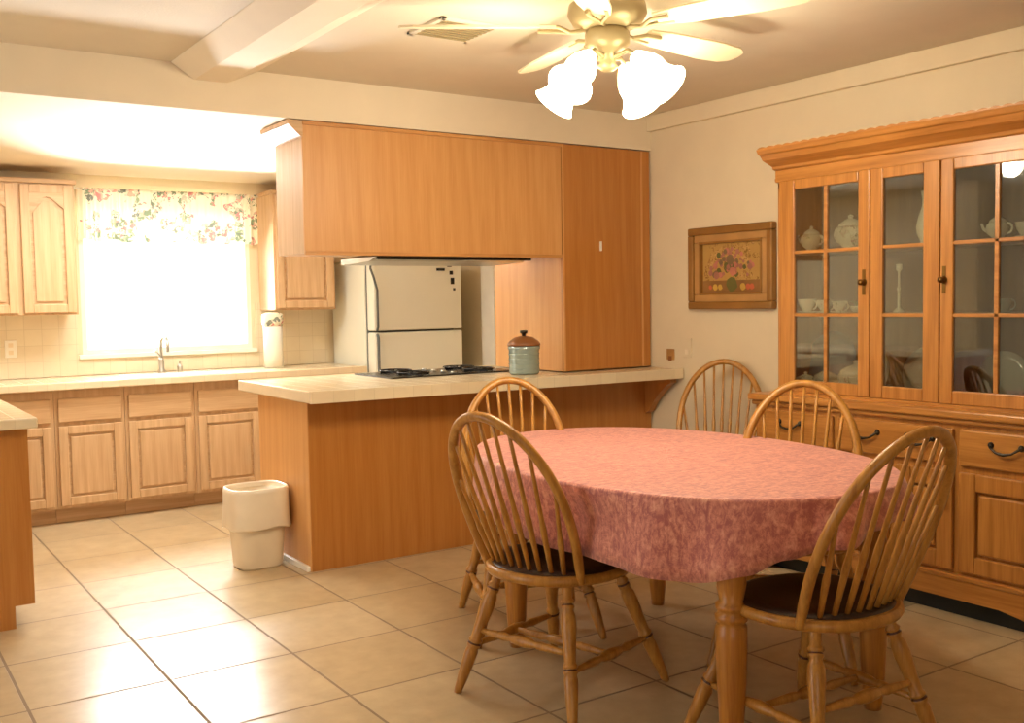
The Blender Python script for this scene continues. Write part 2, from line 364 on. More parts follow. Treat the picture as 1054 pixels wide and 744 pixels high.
# left counter leg with its end panel
T = Thing('base_cabinet', (.4, 5.9, 0), 'oak base cabinet end panel at the left edge of the photo', 'cabinet')
T.part('carcass', box(.07, .68, 4.88, 6.97, .10, .88), M['plyd'], .002)
T.part('end_panel', MB().prism([(.07, 0), (.62, 0), (.62, .10), (.70, .10), (.70, .88), (.07, .88)], 4.86, 4.88, 'y'), M['plyd'], .002)
T.part('toe_kick', box(.60, .62, 4.88, 6.97, 0, .10), M['kick'])
for i in range(4):
    y0 = 4.9+i*.52
    T.part('door', box(.68, .705, y0, y0+.49, .12, .64), M['kcab'], .006)
    T.part('drawer', box(.68, .705, y0, y0+.49, .665, .82), M['kcab'], .006)
T = Thing('countertop', (.4, 5.9, .88), 'cream tiled counter corner at the left edge of the photo', 'countertop')
T.part('slab', box(.07, .735, 4.80, 6.975, .882, .93), M['ctile'], .008)

# peninsula
T = Thing('peninsula_cabinet', (3.2, 5.3, 0), 'wide oak panelled peninsula base behind the dining table', 'cabinet')
T.part('back_panel', box(2.04, 4.405, 4.94, 4.96, 0, .895), M['plyd'], .002)
T.part('side_panel', box(2.035, 2.055, 4.942, 5.66, 0, .895), M['ply'], .002)
T.part('carcass', box(2.056, 4.405, 4.961, 5.6, .02, .895), M['kcab'], .002)
cb = MB().prism([(4.94, .893), (4.70, .893), (4.70, .87), (4.74, .85), (4.80, .80), (4.86, .74), (4.90, .68), (4.94, .66)], 4.35, 4.40, 'x')
T.part('corbel', cb, M['plyd'], .004)
T = Thing('peninsula_countertop', (3.2, 5.3, .90), 'cream tiled breakfast bar countertop with overhang', 'countertop')
T.part('slab', MB().prism([(2.0, 4.79), (4.41, 4.66), (4.41, 5.84), (2.0, 5.84)], .905, .957), M['ctile'], .004)
T.part('edge_trim', MB().prism([(1.985, 4.77), (4.41, 4.64), (4.41, 4.66), (1.985, 4.79)], .9, .962).box(1.985, 2.0, 4.79, 5.855, .9, .962).box(2.0, 4.41, 5.84, 5.855, .9, .962), M['ctile_edge'], .006)
# hood cabinet and pantry
T = Thing('wall_cabinet', (2.9, 5.1, 1.66), 'long plain oak overhead cabinet hanging above the breakfast bar', 'cabinet')
T.part('back_panel', box(2.05, 3.698, 4.938, 4.955, 1.66, 2.34), M['ply'], .002)
T.part('carcass', box(2.052, 3.698, 4.956, 5.32, 1.665, 2.335), M['kcab'], .002)
T.part('bottom_lip', box(2.05, 3.698, 4.93, 4.938, 1.655, 1.675), M['oak_x'], .002)
T.part('crown_moulding', MB().prism([(2.052, 2.255), (2.035, 2.26), (1.975, 2.315), (1.97, 2.338), (2.052, 2.338)], 4.93, 5.32, 'y'), M['kcab_x'], .002)
T.part('top_strip', box(2.05, 3.698, 4.926, 4.938, 2.318, 2.338), M['oak_x'], .002)
T = Thing('pantry_cabinet', (4.05, 5.3, .96), 'tall flat oak pantry cabinet standing on the bar against the wall', 'cabinet')
T.part('back_panel', box(3.702, 4.405, 4.94, 4.96, .965, 2.338), M['plyd'], .002)
T.part('side_panel', box(3.702, 3.722, 4.961, 5.70, .965, 2.338), M['ply'], .002)
T.part('carcass', box(3.724, 4.405, 4.962, 5.68, .965, 2.338), M['kcab'])
T.part('edge_strip', box(4.33, 4.345, 4.936, 4.94, .965, 2.338), M['ply'], .001)
T.part('corner_strip', box(3.702, 3.716, 4.934, 4.94, .965, 2.338), M['ply'], .001)
o = box(3.99, 4.0, 4.925, 4.94, 1.70, 1.76).build('wall_hook', M['white'], bevel=.002, loc=(4.0, 4.93, 1.7)); tag(o, 'tiny white hook stuck on the tall oak pantry panel', 'hook')
# range hood
T = Thing('range_hood', (2.9, 5.2, 1.62), 'slim metal range hood under the overhead oak cabinet', 'range hood')
T.part('body', MB().prism([(4.99, 1.655), (5.45, 1.655), (5.45, 1.622), (5.08, 1.632)], 2.48, 3.5, 'x'), M['steel'], .002)
T.part('front_lip', box(2.48, 3.5, 4.98, 4.995, 1.638, 1.654), M['black'], .002)
# cooktop
T = Thing('cooktop', (3.14, 5.55, .957), 'black gas cooktop set into the peninsula countertop', 'cooktop')
T.part('glass_top', box(2.70, 3.60, 5.28, 5.78, .957, .966), M['black'], .003)
for cx in (2.92, 3.38):
    for cy in (5.41, 5.65):
        g = MB().lathe([(.0, 0), (.045, 0), (.045, .006), (.03, .009), (0, .009)], (cx, cy, .966), 16)
        T.part('burner', g, M['black'])
        g = MB()
        for a in range(4):
            an = a*pi/2; g.box(cx-.004+(.02 if a == 0 else -.10 if a == 2 else 0), cx+.004+(.10 if a == 0 else -.02 if a == 2 else 0), cy-.004+(.02 if a == 1 else -.10 if a == 3 else 0), cy+.004+(.10 if a == 1 else -.02 if a == 3 else 0), .966, .982)
        g.tube([(cx+.10*math.cos(t*pi/8), cy+.10*math.sin(t*pi/8), .981) for t in range(16)], .005, 6, True)
        T.part('grate', g, M['black'])
for i in range(4): T.part('control_knob', MB().lathe([(.018, 0), (.018, .01), (.012, .013), (0, .013)], (3.15, 5.33+i*.12, .966), 12), M['steel'])
# wall cabinets on the window wall
def upper(x0, x1, label, doors):
    T = Thing('wall_cabinet', ((x0+x1)/2, 7.5, 1.36), label, 'cabinet')
    T.part('carcass', box(x0, x1, 7.352, 7.685, 1.36, 2.255), M['kcab'], .002)
    T.part('crown', box(x0-.012, x1+.015, 7.33, 7.685, 2.23, 2.262), M['kcab_x'], .006)
    for a, b in doors: raised_door(T, a, b, 1.375, 2.222, 7.331, M['kcab'], M['kcab_x'], arch=True)
upper(.30, 1.41, 'oak wall cabinet with arched raised doors at the left edge of the photo', [(.33, .68), (.695, 1.04), (1.075, 1.395)])
upper(2.80, 3.29, 'oak wall cabinet right of the window, partly behind the overhead cabinet', [(2.82, 3.27)])

# valance
def valance():
    nx, nz = 220, 14; vs = []; fs = []
    for i in range(nx+1):
        t = i/nx; x = 1.475+t*1.295
        for j in range(nz+1):
            s_ = j/nz; bot = 1.875+.012*math.sin(t*2*pi*7)
            z = 2.245-(2.245-bot)*s_
            y = 7.60+(.006+.02*s_)*math.sin(t*2*pi*23+.6*math.sin(t*31))+.004*math.sin(t*150)
            if j == 2: y += .0
            vs.append((x, y, z))
    for i in range(nx):
        for j in range(nz): a = i*(nz+1)+j; fs.append((a, a+1, a+nz+2, a+nz+1))
    return MB().add(vs, fs, 0, True)
T = Thing('valance', (2.12, 7.6, 1.88), 'ruffled floral valance across the top of the kitchen window', 'curtain')
T.part('fabric', valance(), M['curtain'])
T.part('curtain_rod', MB().tube([(1.46, 7.612, 2.235), (2.785, 7.612, 2.235)], .008), M['white'])
# faucet, soap dispenser, sink
T = Thing('faucet', (1.99, 7.5, .922), 'pale chrome kitchen faucet below the window', 'faucet')
T.part('base', MB().lathe([(.03, 0), (.03, .015), (.02, .03), (.02, .10), (.016, .11), (.0, .11)], (1.99, 7.52, .922), 16), M['steel'])
T.part('spout', MB().tube([(1.99, 7.52, 1.02), (1.99, 7.52, 1.12)]+[(1.99, 7.52-.09+.09*math.cos(a), 1.12+.07*math.sin(a)) for a in [k*pi/8 for k in range(1, 9)]]+[(1.99, 7.34, 1.08)], .011), M['steel'])
T.part('lever', MB().tube([(1.99, 7.52, 1.03), (1.94, 7.5, 1.09)], [.008, .006]), M['steel'])
T = Thing('soap_dispenser', (2.12, 7.5, .922), 'small pale soap dispenser right of the faucet', 'dispenser')
T.part('bottle', MB().lathe([(.018, 0), (.02, .04), (.012, .06), (0, .06)], (2.12, 7.52, .922), 14), M['steel'])
T.part('pump', MB().tube([(2.12, 7.52, .975), (2.12, 7.52, 1.0), (2.12, 7.47, 1.0)], .005), M['steel'])
T = Thing('kitchen_sink', (2.0, 7.25, .922), 'low rimmed sink set in the counter below the faucet', 'sink')
T.part('rim', MB().box(1.66, 2.34, 7.08, 7.10, .922, .928).box(1.66, 2.34, 7.42, 7.44, .922, .928).box(1.66, 1.68, 7.1, 7.42, .922, .928).box(2.32, 2.34, 7.1, 7.42, .922, .928), M['steel'], .002)
T.part('basin', box(1.68, 2.32, 7.10, 7.42, .9221, .9235), M['steel'])
# white roll/canister with floral cap
T = Thing('canister', (2.80, 7.5, .922), 'tall white cylinder with grey floral cap on the counter under the right wall cabinet', 'canister')
T.part('body', MB().lathe([(.072, 0), (.072, .32), (0, .32)], (2.80, 7.42, .924), 24), M['white'])
T.part('cap', MB().lathe([(.074, 0), (.082, .03), (.08, .085), (.05, .1), (0, .1)], (2.80, 7.42, 1.245), 24), M['curtain'])
def plate(loc, normal, label, w=.075, h=.12, holes=2, name='wall_outlet', cat='outlet', mat=None):
    T = Thing(name, loc, label, cat); x, y, z = loc; mat = mat or M['white']
    if normal == 'y':
        T.part('cover_plate', box(x-w/2, x+w/2, y-.008, y, z-h/2, z+h/2), mat, .003)
        for i in range(holes): T.part('socket', box(x-.015, x+.015, y-.011, y-.008, z-.04+i*.05, z-.01+i*.05), M['plastic'], .001)
    else:
        T.part('cover_plate', box(x-.008, x, y-w/2, y+w/2, z-h/2, z+h/2), mat, .003)
        for i in range(holes): T.part('socket', box(x-.011, x-.008, y-.015, y+.015, z-.04+i*.05, z-.01+i*.05), M['plastic'] if name == 'light_switch' else M['jar_lid'], .001)
plate((1.025, YB-.012, 1.13), 'y', 'white outlet plate on the tiled backsplash at far left')
plate((XW, 4.615, 1.09), 'x', 'cream light switch plate on the wall right of the breakfast bar', holes=1, name='light_switch', cat='switch', mat=M['wall'])
plate((XW, 4.765, 1.045), 'x', 'small square brownish outlet on the wall above the bar end', .07, .07, 1, mat=M['gold2'])

# refrigerator
T = Thing('refrigerator', (3.78, 7.2, 0), 'white top-freezer refrigerator seen through the opening above the bar', 'refrigerator')
T.part('cabinet', box(3.40, 4.17, 7.06, 7.66, .03, 1.73), M['fridge'], .008)
T.part('base_grille', box(3.42, 4.15, 7.05, 7.2, 0, .09), M['gasket'])
T.part('gasket', box(3.412, 4.158, 7.02, 7.06, .1, 1.715), M['gasket'])
fd = T.part('freezer_door', box(3.40, 4.17, 6.90, 7.025, 1.19, 1.73), M['fridge'], .012)
rd = T.part('fridge_door', box(3.40, 4.17, 6.90, 7.025, .1, 1.176), M['fridge'], .012)
T.part('handle', MB().tube([(3.385, 6.91, 1.72), (3.37, 6.885, 1.66), (3.385, 6.868, 1.60), (3.415, 6.87, 1.5), (3.415, 6.87, 1.22), (3.42, 6.895, 1.195)], .011, flat=.8), M['gasket'], 0, fd, 'dark grey handle')
T.part('handle', MB().tube([(3.42, 6.895, 1.165), (3.415, 6.87, 1.14), (3.415, 6.868, .8), (3.42, 6.87, .5), (3.42, 6.895, .46)], .011, flat=.8), M['gasket'], 0, rd, 'dark grey handle')
for i, (px, pz, w, h, lb) in enumerate([(3.98, 1.655, .075, .02, 'wide dark magnet highest left on the freezer door'), (4.06, 1.685, .04, .02, 'small grey magnet near the top of the freezer door'),
        (4.075, 1.63, .03, .03, 'dark square magnet in the middle of the freezer door cluster'), (4.085, 1.565, .032, .05, 'tall dark magnet low in the freezer door cluster'), (4.10, 1.50, .02, .02, 'tiny grey magnet lowest on the freezer door')]):
    o = box(px-w/2, px+w/2, 6.894, 6.9, pz-h/2, pz+h/2).build('fridge_magnet', M['black'] if i in (0, 2, 3) else M['pewter'], bevel=.002, loc=(px, 6.9, pz)); tag(o, lb, 'magnet', 'magnets on the freezer door')

# jar on the bar
T = Thing('cookie_jar', (3.47, 5.03, .957), 'teal grey ribbed cookie jar with copper brown lid on the bar', 'jar')
m = MB()
prof = [(.0, 0), (.085, 0), (.092, .01), (.092, .145), (.098, .15), (.098, .165), (.09, .17), (0, .17)]
m.lathe(prof, (3.47, 5.03, .96), 28)
T.part('body', m, M['jar_teal'])
for z in (.03, .06, .09, .12): T.part('rib', MB().tube([(3.47+.0925*math.cos(a*pi/12), 5.03+.0925*math.sin(a*pi/12), .96+z) for a in range(24)], .003, 6, True), M['jar_teal'])
ld = T.part('lid', MB().lathe([(.1, 0), (.1, .012), (.085, .03), (.055, .05), (.02, .058), (0, .058)], (3.47, 5.03, 1.13), 28), M['jar_lid'])
T.part('knob', MB().lathe([(.012, 0), (.012, .015), (.024, .02), (.024, .034), (0, .036)], (3.47, 5.03, 1.186), 14), M['pewter'], 0, ld)

# trash can
T = Thing('trash_can', (1.865, 5.27, 0), 'off-white plastic trash bin with liner folded over its rim beside the peninsula', 'bin')
def rr(prof, c, mis=None, seg=40): return MB().lathe(prof, c, seg, n=3.2, mis=mis, sy=.92)
c = (1.865, 5.27, 0)
T.part('bin_body', rr([(.0, 0), (.118, 0), (.124, .012), (.135, .2), (.152, .40), (.152, .405), (.14, .405), (.108, .02), (0, .02)], c), M['plastic'])
sk = rr([(.135, .30), (.145, .422), (.150, .432), (.158, .430), (.162, .41), (.163, .30), (.168, .225), (.164, .215), (.157, .23), (.155, .30)], c)
o = T.part('bag_liner', sk, M['liner'])
import mathutils.noise as mn
for v in o.data.vertices:
    z = v.co.z/S
    if z < .40:
        k = 1+.03*mn.noise(Vector((v.co.x*14, v.co.y*14, z*6))); v.co.x *= k; v.co.y *= k
        v.co.z += .02*mn.noise(Vector((v.co.x*9+5, v.co.y*9, 2)))*(.42-z)/.2

# ------------------------------------------------------------------ ceiling fan
FX, FY = 2.49, 3.02
T = Thing('ceiling_fan', (FX, FY, ZC), 'ceiling fan with cream blades and four glowing tulip shades over the table', 'ceiling fan')
T.part('canopy', MB().lathe([(.07, 0), (.075, -.02), (.06, -.05), (.0, -.05)], (FX, FY, ZC), 24), M['fanbody'])
T.part('motor_housing', MB().lathe([(0, -.03), (.11, -.035), (.145, -.055), (.15, -.09), (.13, -.125), (.09, -.145), (0, -.145)], (FX, FY, ZC), 32), M['fanbody'])
T.part('switch_housing', MB().lathe([(.0, -.14), (.075, -.145), (.085, -.16), (.085, -.2), (.06, -.225), (.035, -.235), (.03, -.27), (.04, -.285), (.02, -.3), (0, -.3)], (FX, FY, ZC), 28), M['fanbody'])
for k in range(5):
    a = math.radians(6+72*k); m = MB(); m.T = Matrix.Translation((FX, FY, 2.425)) @ Matrix.Rotation(a, 4, 'Z') @ Matrix.Rotation(math.radians(-12), 4, 'X')
    out = [(.20, -.045), (.30, -.062), (.60, -.075), (.73, -.066), (.775, -.04), (.785, 0), (.775, .04), (.73, .066), (.60, .075), (.30, .062), (.20, .045)]
    m.prism(out, -.004, .004, 'z'); b = T.part('blade', m, M['blade'], .002)
    m = MB(); m.T = Matrix.Translation((FX, FY, 2.425)) @ Matrix.Rotation(a, 4, 'Z')
    m.tube([(.08, 0, -.01), (.14, 0, -.02), (.19, .03, -.008), (.26, .035, -.008)], .008, 8).tube([(.14, 0, -.02), (.19, -.03, -.008), (.26, -.035, -.008)], .008, 8)
    T.part('blade_iron', m, M['fanbody'], 0, b)
SHADE = []
for k, az in enumerate((200, 290, 335, 70)):
    pass
for k in range(4):
    a = math.radians(18+90*k); ca, sa = math.cos(a), math.sin(a)
    arm = T.part('lamp_arm', MB().tube([(FX+.03*ca, FY+.03*sa, 2.31), (FX+.09*ca, FY+.09*sa, 2.325), (FX+.13*ca, FY+.13*sa, 2.30)], .009, 8), M['fanbody'])
    p0 = Vector((FX+.12*ca, FY+.12*sa, 2.30)); dr = Vector((ca*.72, sa*.72, -.70)).normalized()
    prof = [(.024, 0), (.034, .1), (.052, .3), (.060, .5), (.058, .68), (.068, .88), (.086, 1.0), (.08, .98), (.052, .66), (.022, .1)]
    m = MB().lathe(prof, d=(p0, p0+dr*.185), seg=24)
    T.part('lamp_shade', m, M['bulb'], 0, arm, 'glowing frosted tulip glass shade')
    SHADE.append(p0+dr*.25)
T.part('pull_chain', MB().tube([(FX+.03, FY-.02, 2.27), (FX+.03, FY-.02, 2.2)], .0025, 6), M['brass'])
# vent
T = Thing('ceiling_vent', (2.27, 3.77, ZC), 'square slatted grey ceiling air vent left of the fan', 'vent')
v0, v1, u0, u1 = 2.12, 2.42, 3.62, 3.92
T.part('frame', MB().box(v0, v1, u0, u0+.025, ZC-.012, ZC).box(v0, v1, u1-.025, u1, ZC-.012, ZC).box(v0, v0+.025, u0, u1, ZC-.012, ZC).box(v1-.025, v1, u0, u1, ZC-.012, ZC), M['ceiling'], .002)
T.part('backing', box(v0+.02, v1-.02, u0+.02, u1-.02, ZC-.003, ZC), M['ventback'])
for i in range(8): T.part('slat', box(v0+.02, v1-.02, u0+.038+i*.032, u0+.050+i*.032, ZC-.012, ZC-.007), M['fanbody'])

# ------------------------------------------------------------------ picture
T = Thing('framed_painting', (XW, 4.23, 1.33), 'gold framed still life painting of flowers on the right wall', 'painting')
py0, py1, pz0, pz1 = 3.895, 4.565, 1.33, 1.82
def ring(y0, y1, z0, z1, w, xa, xb):
    return MB().box(xa, xb, y0, y1, z0, z0+w).box(xa, xb, y0, y1, z1-w, z1).box(xa, xb, y0, y0+w, z0+w, z1-w).box(xa, xb, y1-w, y1, z0+w, z1-w)
T.part('outer_frame', ring(py0, py1, pz0, pz1, .045, XW-.045, XW), M['gold'], .008)
T.part('inner_frame', ring(py0+.043, py1-.043, pz0+.043, pz1-.043, .045, XW-.032, XW-.002), M['gold2'], .006)
T.part('liner_frame', ring(py0+.086, py1-.086, pz0+.086, pz1-.086, .014, XW-.036, XW-.003), M['gold'], .003)
cm = [blobs('painting ground', srgb(176, 138, 72), [srgb(150, 110, 58), srgb(132, 98, 44), srgb(190, 150, 90)], 40, .5), plain('painted umber', srgb(132, 92, 46), .6, var=.2), plain('painted mauve', srgb(160, 104, 84), .6, var=.2), plain('painted rose', srgb(184, 112, 92), .6, var=.2),
      plain('painted taupe', srgb(120, 96, 66), .6, var=.2), plain('painted olive', srgb(96, 92, 40), .6, var=.2), plain('painted yellow', srgb(190, 152, 62), .6, var=.2), plain('painted red', srgb(186, 92, 56), .6, var=.2)]
cv = MB(); X = XW-.012
cv.box(X, XW-.004, py0+.09, py1-.09, pz0+.09, pz1-.09, 0)
cy0, cy1, cz0, cz1 = py0+.1, py1-.1, pz0+.1, pz1-.1
cv.add([(X-.0005, cy0, cz0), (X-.0005, cy1, cz0), (X-.0005, cy1, cz0+.07), (X-.0005, cy0, cz0+.07)], [(0, 1, 2, 3)], 1)
rnd = random.Random(3)
def disc(y, z, r, mi, k):
    y = min(max(y, cy0+r), cy1-r); z = min(max(z, cz0+r), cz1-r)
    n = 9; vs = [(X-.001-k*.00003, y+r*math.cos(2*pi*i/n)*(1+.2*math.sin(3*i)), z+r*math.sin(2*pi*i/n)) for i in range(n)]; cv.add(vs, [tuple(range(n))], mi)
yc = (cy0+cy1)/2
disc(yc, cz0+.045, .045, 5, 0)
for k in range(70):
    a = rnd.uniform(-.2, pi+.2); r = rnd.uniform(.02, .15)
    disc(yc+1.15*r*math.cos(a)+.0, cz0+.11+r*.95*math.sin(a), rnd.uniform(.009, .02), rnd.choice([2, 3, 4, 5, 2, 3]), k+1)
disc(yc+.01, cz0+.19, .032, 4, 80); disc(yc-.01, cz0+.12, .026, 3, 81); disc(yc+.12, cz0+.1, .024, 2, 82)
for k, (dy, r, mi) in enumerate([(.13, .02, 6), (.09, .018, 6), (-.09, .022, 6), (-.13, .018, 7), (-.16, .018, 7), (.17, .014, 7)]): disc(yc+dy, cz0+.03, r, mi, 90+k)
T.part('canvas', cv, cm)

# ------------------------------------------------------------------ hutch
Y0, Y1 = 2.09, 3.59
HB = Thing('china_hutch', (4.2, 2.84, 0), 'large oak china hutch with glass doors against the right wall', 'hutch')
bx0 = 4.0
B0, B1 = 2.02, 3.67
HB.part('base_carcass', box(bx0, 4.41, B0, B1, .17, .865), M['hut_z'], .003)
HB.part('waist_top', MB().box(3.965, 4.412, B0-.03, B1+.03, .865, .9).box(3.98, 4.412, B0-.015, B1+.015, .84, .865), M['hut_y'], .008)
HB.part('toe_board', box(4.03, 4.4, B0+.03, B1-.03, 0, .17), M['kick'])
ap = [(B0-.01, 0), (B0+.10, 0), (B0+.13, .03), (B0+.20, .065), (B0+.3, .082), (B1-.3, .082), (B1-.20, .065), (B1-.13, .03), (B1-.10, 0), (B1+.01, 0), (B1+.01, .18), (B0-.01, .18)]
HB.part('base_apron', MB().prism(ap, 3.975, 4.0, 'x'), M['hut_y'], .004)
HB.part('side_apron', MB().box(4.0, 4.41, B0-.01, B0+.01, 0, .18).box(4.0, 4.41, B1-.01, B1+.01, 0, .18), M['hut_y'], .003)
HB.part('base_moulding', box(3.968, 4.41, B0-.017, B1+.017, .168, .19), M['hut_y'], .006)
def drawer(y0, y1, handles):
    d = HB.part('drawer', box(bx0-.02, bx0, y0, y1, .665, .82), M['hut_y'], .006)
    for h in handles:
        HB.part('handle', MB().tube([(bx0-.02, h+.065, .765), (bx0-.035, h+.06, .76), (bx0-.04, h+.035, .742), (bx0-.042, h, .735), (bx0-.04, h-.035, .742), (bx0-.035, h-.06, .76), (bx0-.02, h-.065, .765)], [.004, .006, .005, .007, .005, .006, .004], 8)
                .lathe([(.014, 0), (.01, .6), (.004, 1)], d=((bx0-.02, h+.065, .767), (bx0-.032, h+.065, .767)), seg=10).lathe([(.014, 0), (.01, .6), (.004, 1)], d=((bx0-.02, h-.065, .767), (bx0-.032, h-.065, .767)), seg=10), M['pewter'], 0, d, 'dark metal bail handle')
drawer(3.17, 3.64, [3.43]); drawer(2.54, 3.14, [2.98, 2.70]); drawer(2.05, 2.51, [2.30])
def hdoor(y0, y1):
    w = .075; z0, z1 = .205, .635; x = bx0-.02
    d = HB.part('door', MB().box(x, bx0, y0, y0+w, z0, z1).box(x, bx0, y1-w, y1, z0, z1).box(x, bx0, y0+w, y1-w, z0, z0+w).box(x, bx0, y0+w, y1-w, z1-w, z1), M['hut_z'], .005)
    HB.part('raised_panel', box(x+.004, bx0, y0+w+.012, y1-w-.012, z0+w+.012, z1-w-.012), M['hut_z'], .01, d)
    HB.part('knob', MB().lathe([(.006, 0), (.006, .4), (.013, .7), (.012, .95), (0, 1)], d=((x, y0+.03, .5), (x-.025, y0+.03, .5)), seg=12), M['pewter'], 0, d)
hdoor(3.17, 3.64); hdoor(2.86, 3.14); hdoor(2.54, 2.82); hdoor(2.05, 2.51)
# upper
ux = 4.08
up = MB()
up.box(ux, 4.41, Y1-.02, Y1, .9, 2.0).box(ux, 4.41, Y0, Y0+.02, .9, 2.0).box(ux, 4.41, Y0, Y1, 1.98, 2.0)
HB.part('upper_sides', up, M['hut_z'], .002)
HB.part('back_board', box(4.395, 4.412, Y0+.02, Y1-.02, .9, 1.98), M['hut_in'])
HB.part('face_frame', MB().box(ux-.001, ux+.02, Y1-.025, Y1+.0, .9, 1.98).box(ux-.001, ux+.02, 2.96, 3.05, .9, 1.98).box(ux-.001, ux+.02, 2.62, 2.71, .9, 1.98).box(ux-.001, ux+.02, Y0, Y0+.03, .9, 1.98).box(ux-.001, ux+.02, Y0, Y1, 1.955, 2.0).box(ux-.001, ux+.02, Y0, Y1, .9, .925), M['hut_z'], .002)
for z in (1.305, 1.62): HB.part('shelf', box(ux+.05, 4.394, Y0+.02, Y1-.02, z-.009, z+.009), M['hut_y'], .002)
HB.part('frieze', box(4.06, 4.41, Y0-.01, Y1+.001, 1.98, 2.06), M['hut_y'], .003)
cr = MB()
pf = [(4.06, 2.04), (4.045, 2.045), (4.04, 2.06), (4.015, 2.075), (3.99, 2.09), (3.975, 2.115), (3.965, 2.12), (3.955, 2.145), (4.41, 2.145), (4.41, 2.04)]
for y0_, y1_ in ((Y0-.105, Y1+.0),):
    pass
# mitred crown: rings at the two ends pulled out
n = len(pf); vs = []
for (x, z) in pf: vs.append((x, Y0-(4.06-x if x < 4.06 else 0)-.01, z))
for (x, z) in pf: vs.append((x, Y1+(4.06-x if x < 4.06 else 0)*.35, z))
# side returns follow by extending back corners
vs[n-2] = (4.41, Y0-.115, 2.145); vs[2*n-2] = (4.41, Y1+.037, 2.145)
cr.add(vs, [tuple(range(n))[::-1], tuple(range(n, 2*n))]+[(i, (i+1) % n, (i+1) % n+n, i+n) for i in range(n)])
HB.part('crown_cornice', cr, M['hut_y'], .003)
HB.part('bottom_rail', box(4.056, 4.08, Y0, Y1, .9, .9145), M['hut_y']); HB.part('top_rail', box(4.056, 4.08, Y0, Y1, 1.9855, 2.0), M['hut_y'])
dpts = [(Y1+.03, 2.144), (Y0-.09, 2.144)]
for i in range(121): dpts.append((Y0-.09+(Y1+.12-Y0)*i/120, 2.150+.006*abs(math.sin(i*pi/4))))
dent = MB().prism(dpts, 3.96, 3.974, 'x')
HB.part('cornice_carving', dent, M['hut_y'], .003)
def gdoor(y0, y1, g0, g1, cols, knob, name='glass_door'):
    z0, z1, gz0, gz1 = .915, 1.985, .975, 1.935; x = ux-.022
    d = HB.part(name, MB().box(x, ux-.002, y0, g0, z0, z1).box(x, ux-.002, g1, y1, z0, z1).box(x, ux-.002, g0, g1, z0, gz0).box(x, ux-.002, g0, g1, gz1, z1), M['hut_z'], .005)
    mm = MB()
    for z in (1.305, 1.62): mm.box(x+.003, ux-.003, g0, g1, z-.008, z+.008)
    if cols == 2: mm.box(x+.003, ux-.003, (g0+g1)/2-.01, (g0+g1)/2+.01, gz0, gz1)
    HB.part('muntins', mm, M['hut_y'], .002, d)
    HB.part('glass_pane', box(x+.012, x+.015, g0-.004, g1+.004, gz0-.004, gz1+.004), M['hglass'], 0, d)
    if knob: HB.part('knob', MB().lathe([(.016, 0), (.016, .12), (.006, .2), (.006, .4), (.014, .7), (.013, .92), (0, 1)], d=((x, knob, 1.46), (x-.035, knob, 1.46)), seg=14).box(x-.003, x, knob-.008, knob+.008, 1.40, 1.52), M['brass'], 0, d)
gdoor(3.022, 3.565, 3.085, 3.468, 2, 3.05)
gdoor(2.66, 3.017, 2.74, 2.95, 1, None, 'centre_glass_panel')
gdoor(2.118, 2.655, 2.20, 2.594, 2, 2.635)

# ---- china (each its own thing)
def lathe_thing(name, loc, prof, mat, label, cat, group=None, seg=20, sx=1, sy=1):
    T = Thing(name, loc, label, cat, group); T.part('body', MB().lathe(prof, loc, seg, sx=sx, sy=sy), mat); return T
def handle(T, loc, r, z, out=-1, mat=None, ax='y', th=.005):
    x, y, zz = loc; P = []
    for k in range(9):
        a = -pi/2+pi*k/8; d = out*(r+.022*math.cos(a)); h = z+.022*math.sin(a)
        P.append((x, y+d, zz+h) if ax == 'y' else (x+d, y, zz+h))
    T.part('handle', MB().tube(P, th, 8), mat)
def teapot(loc, s, mat, label, tureen=False):
    x, y, z = loc
    T = Thing('tureen' if tureen else 'teapot', loc, label, 'tureen' if tureen else 'teapot')
    b = MB().lathe([(0, 0), (.035*s, 0), (.03*s, .008*s), (.055*s, .03*s), (.066*s, .06*s), (.06*s, .085*s), (.04*s, .1*s), (0, .1*s)], loc, 22, sy=1.15 if tureen else 1); T.part('body', b, mat)
    l = T.part('lid', MB().lathe([(.048*s, 0), (.045*s, .012*s), (.02*s, .03*s), (.008*s, .034*s), (.012*s, .045*s), (0, .052*s)], (x, y, z+.096*s), 18, sy=1.15 if tureen else 1), M['china'])
    handle(T, loc, .058*s, .06*s, -1, mat)
    if tureen: handle(T, loc, .066*s, .06*s, 1, mat)
    else: T.part('spout', MB().tube([(x, y+.055*s, z+.045*s), (x, y+.085*s, z+.06*s), (x, y+.1*s, z+.095*s)], [.014*s, .009*s, .007*s], 10), mat)
def cup(loc, mat, label, s=1, name='teacup', group='cups in the hutch'):
    T = Thing(name, loc, label, 'cup', group)
    T.part('bowl', MB().lathe([(0, 0), (.02*s, 0), (.018*s, .006*s), (.033*s, .03*s), (.04*s, .06*s), (.037*s, .06*s), (.03*s, .03*s), (0, .01*s)], loc, 18), mat)
    handle(T, loc, .034*s, .034*s, -1, mat, th=.004)
    sd = MB().lathe([(0, -.004), (.034*s, 0), (.041*s, .005*s), (.039*s, .007*s), (0, .0)], loc, 20); T.part('saucer', sd, mat)
def stand_plate(loc, r, mat, label, tilt=12, rimmat=None):
    x, y, z = loc; T = Thing('display_plate', loc, label, 'plate', 'plates standing in the hutch')
    c0 = Vector((x, y, z+r)); nrm = Vector((-math.cos(math.radians(tilt)), 0, math.sin(math.radians(tilt)))); d = (c0, c0+nrm*.02)
    T.part('well', MB().lathe([(0, .1), (r*.62, .15), (r*.64, .4), (r*.6, .4), (0, .3)], d=d, seg=32), mat)
    T.part('rim', MB().lathe([(r*.62, .3), (r, 1.0), (r, 1.2), (r*.62, .55)], d=d, seg=32), rimmat or mat)
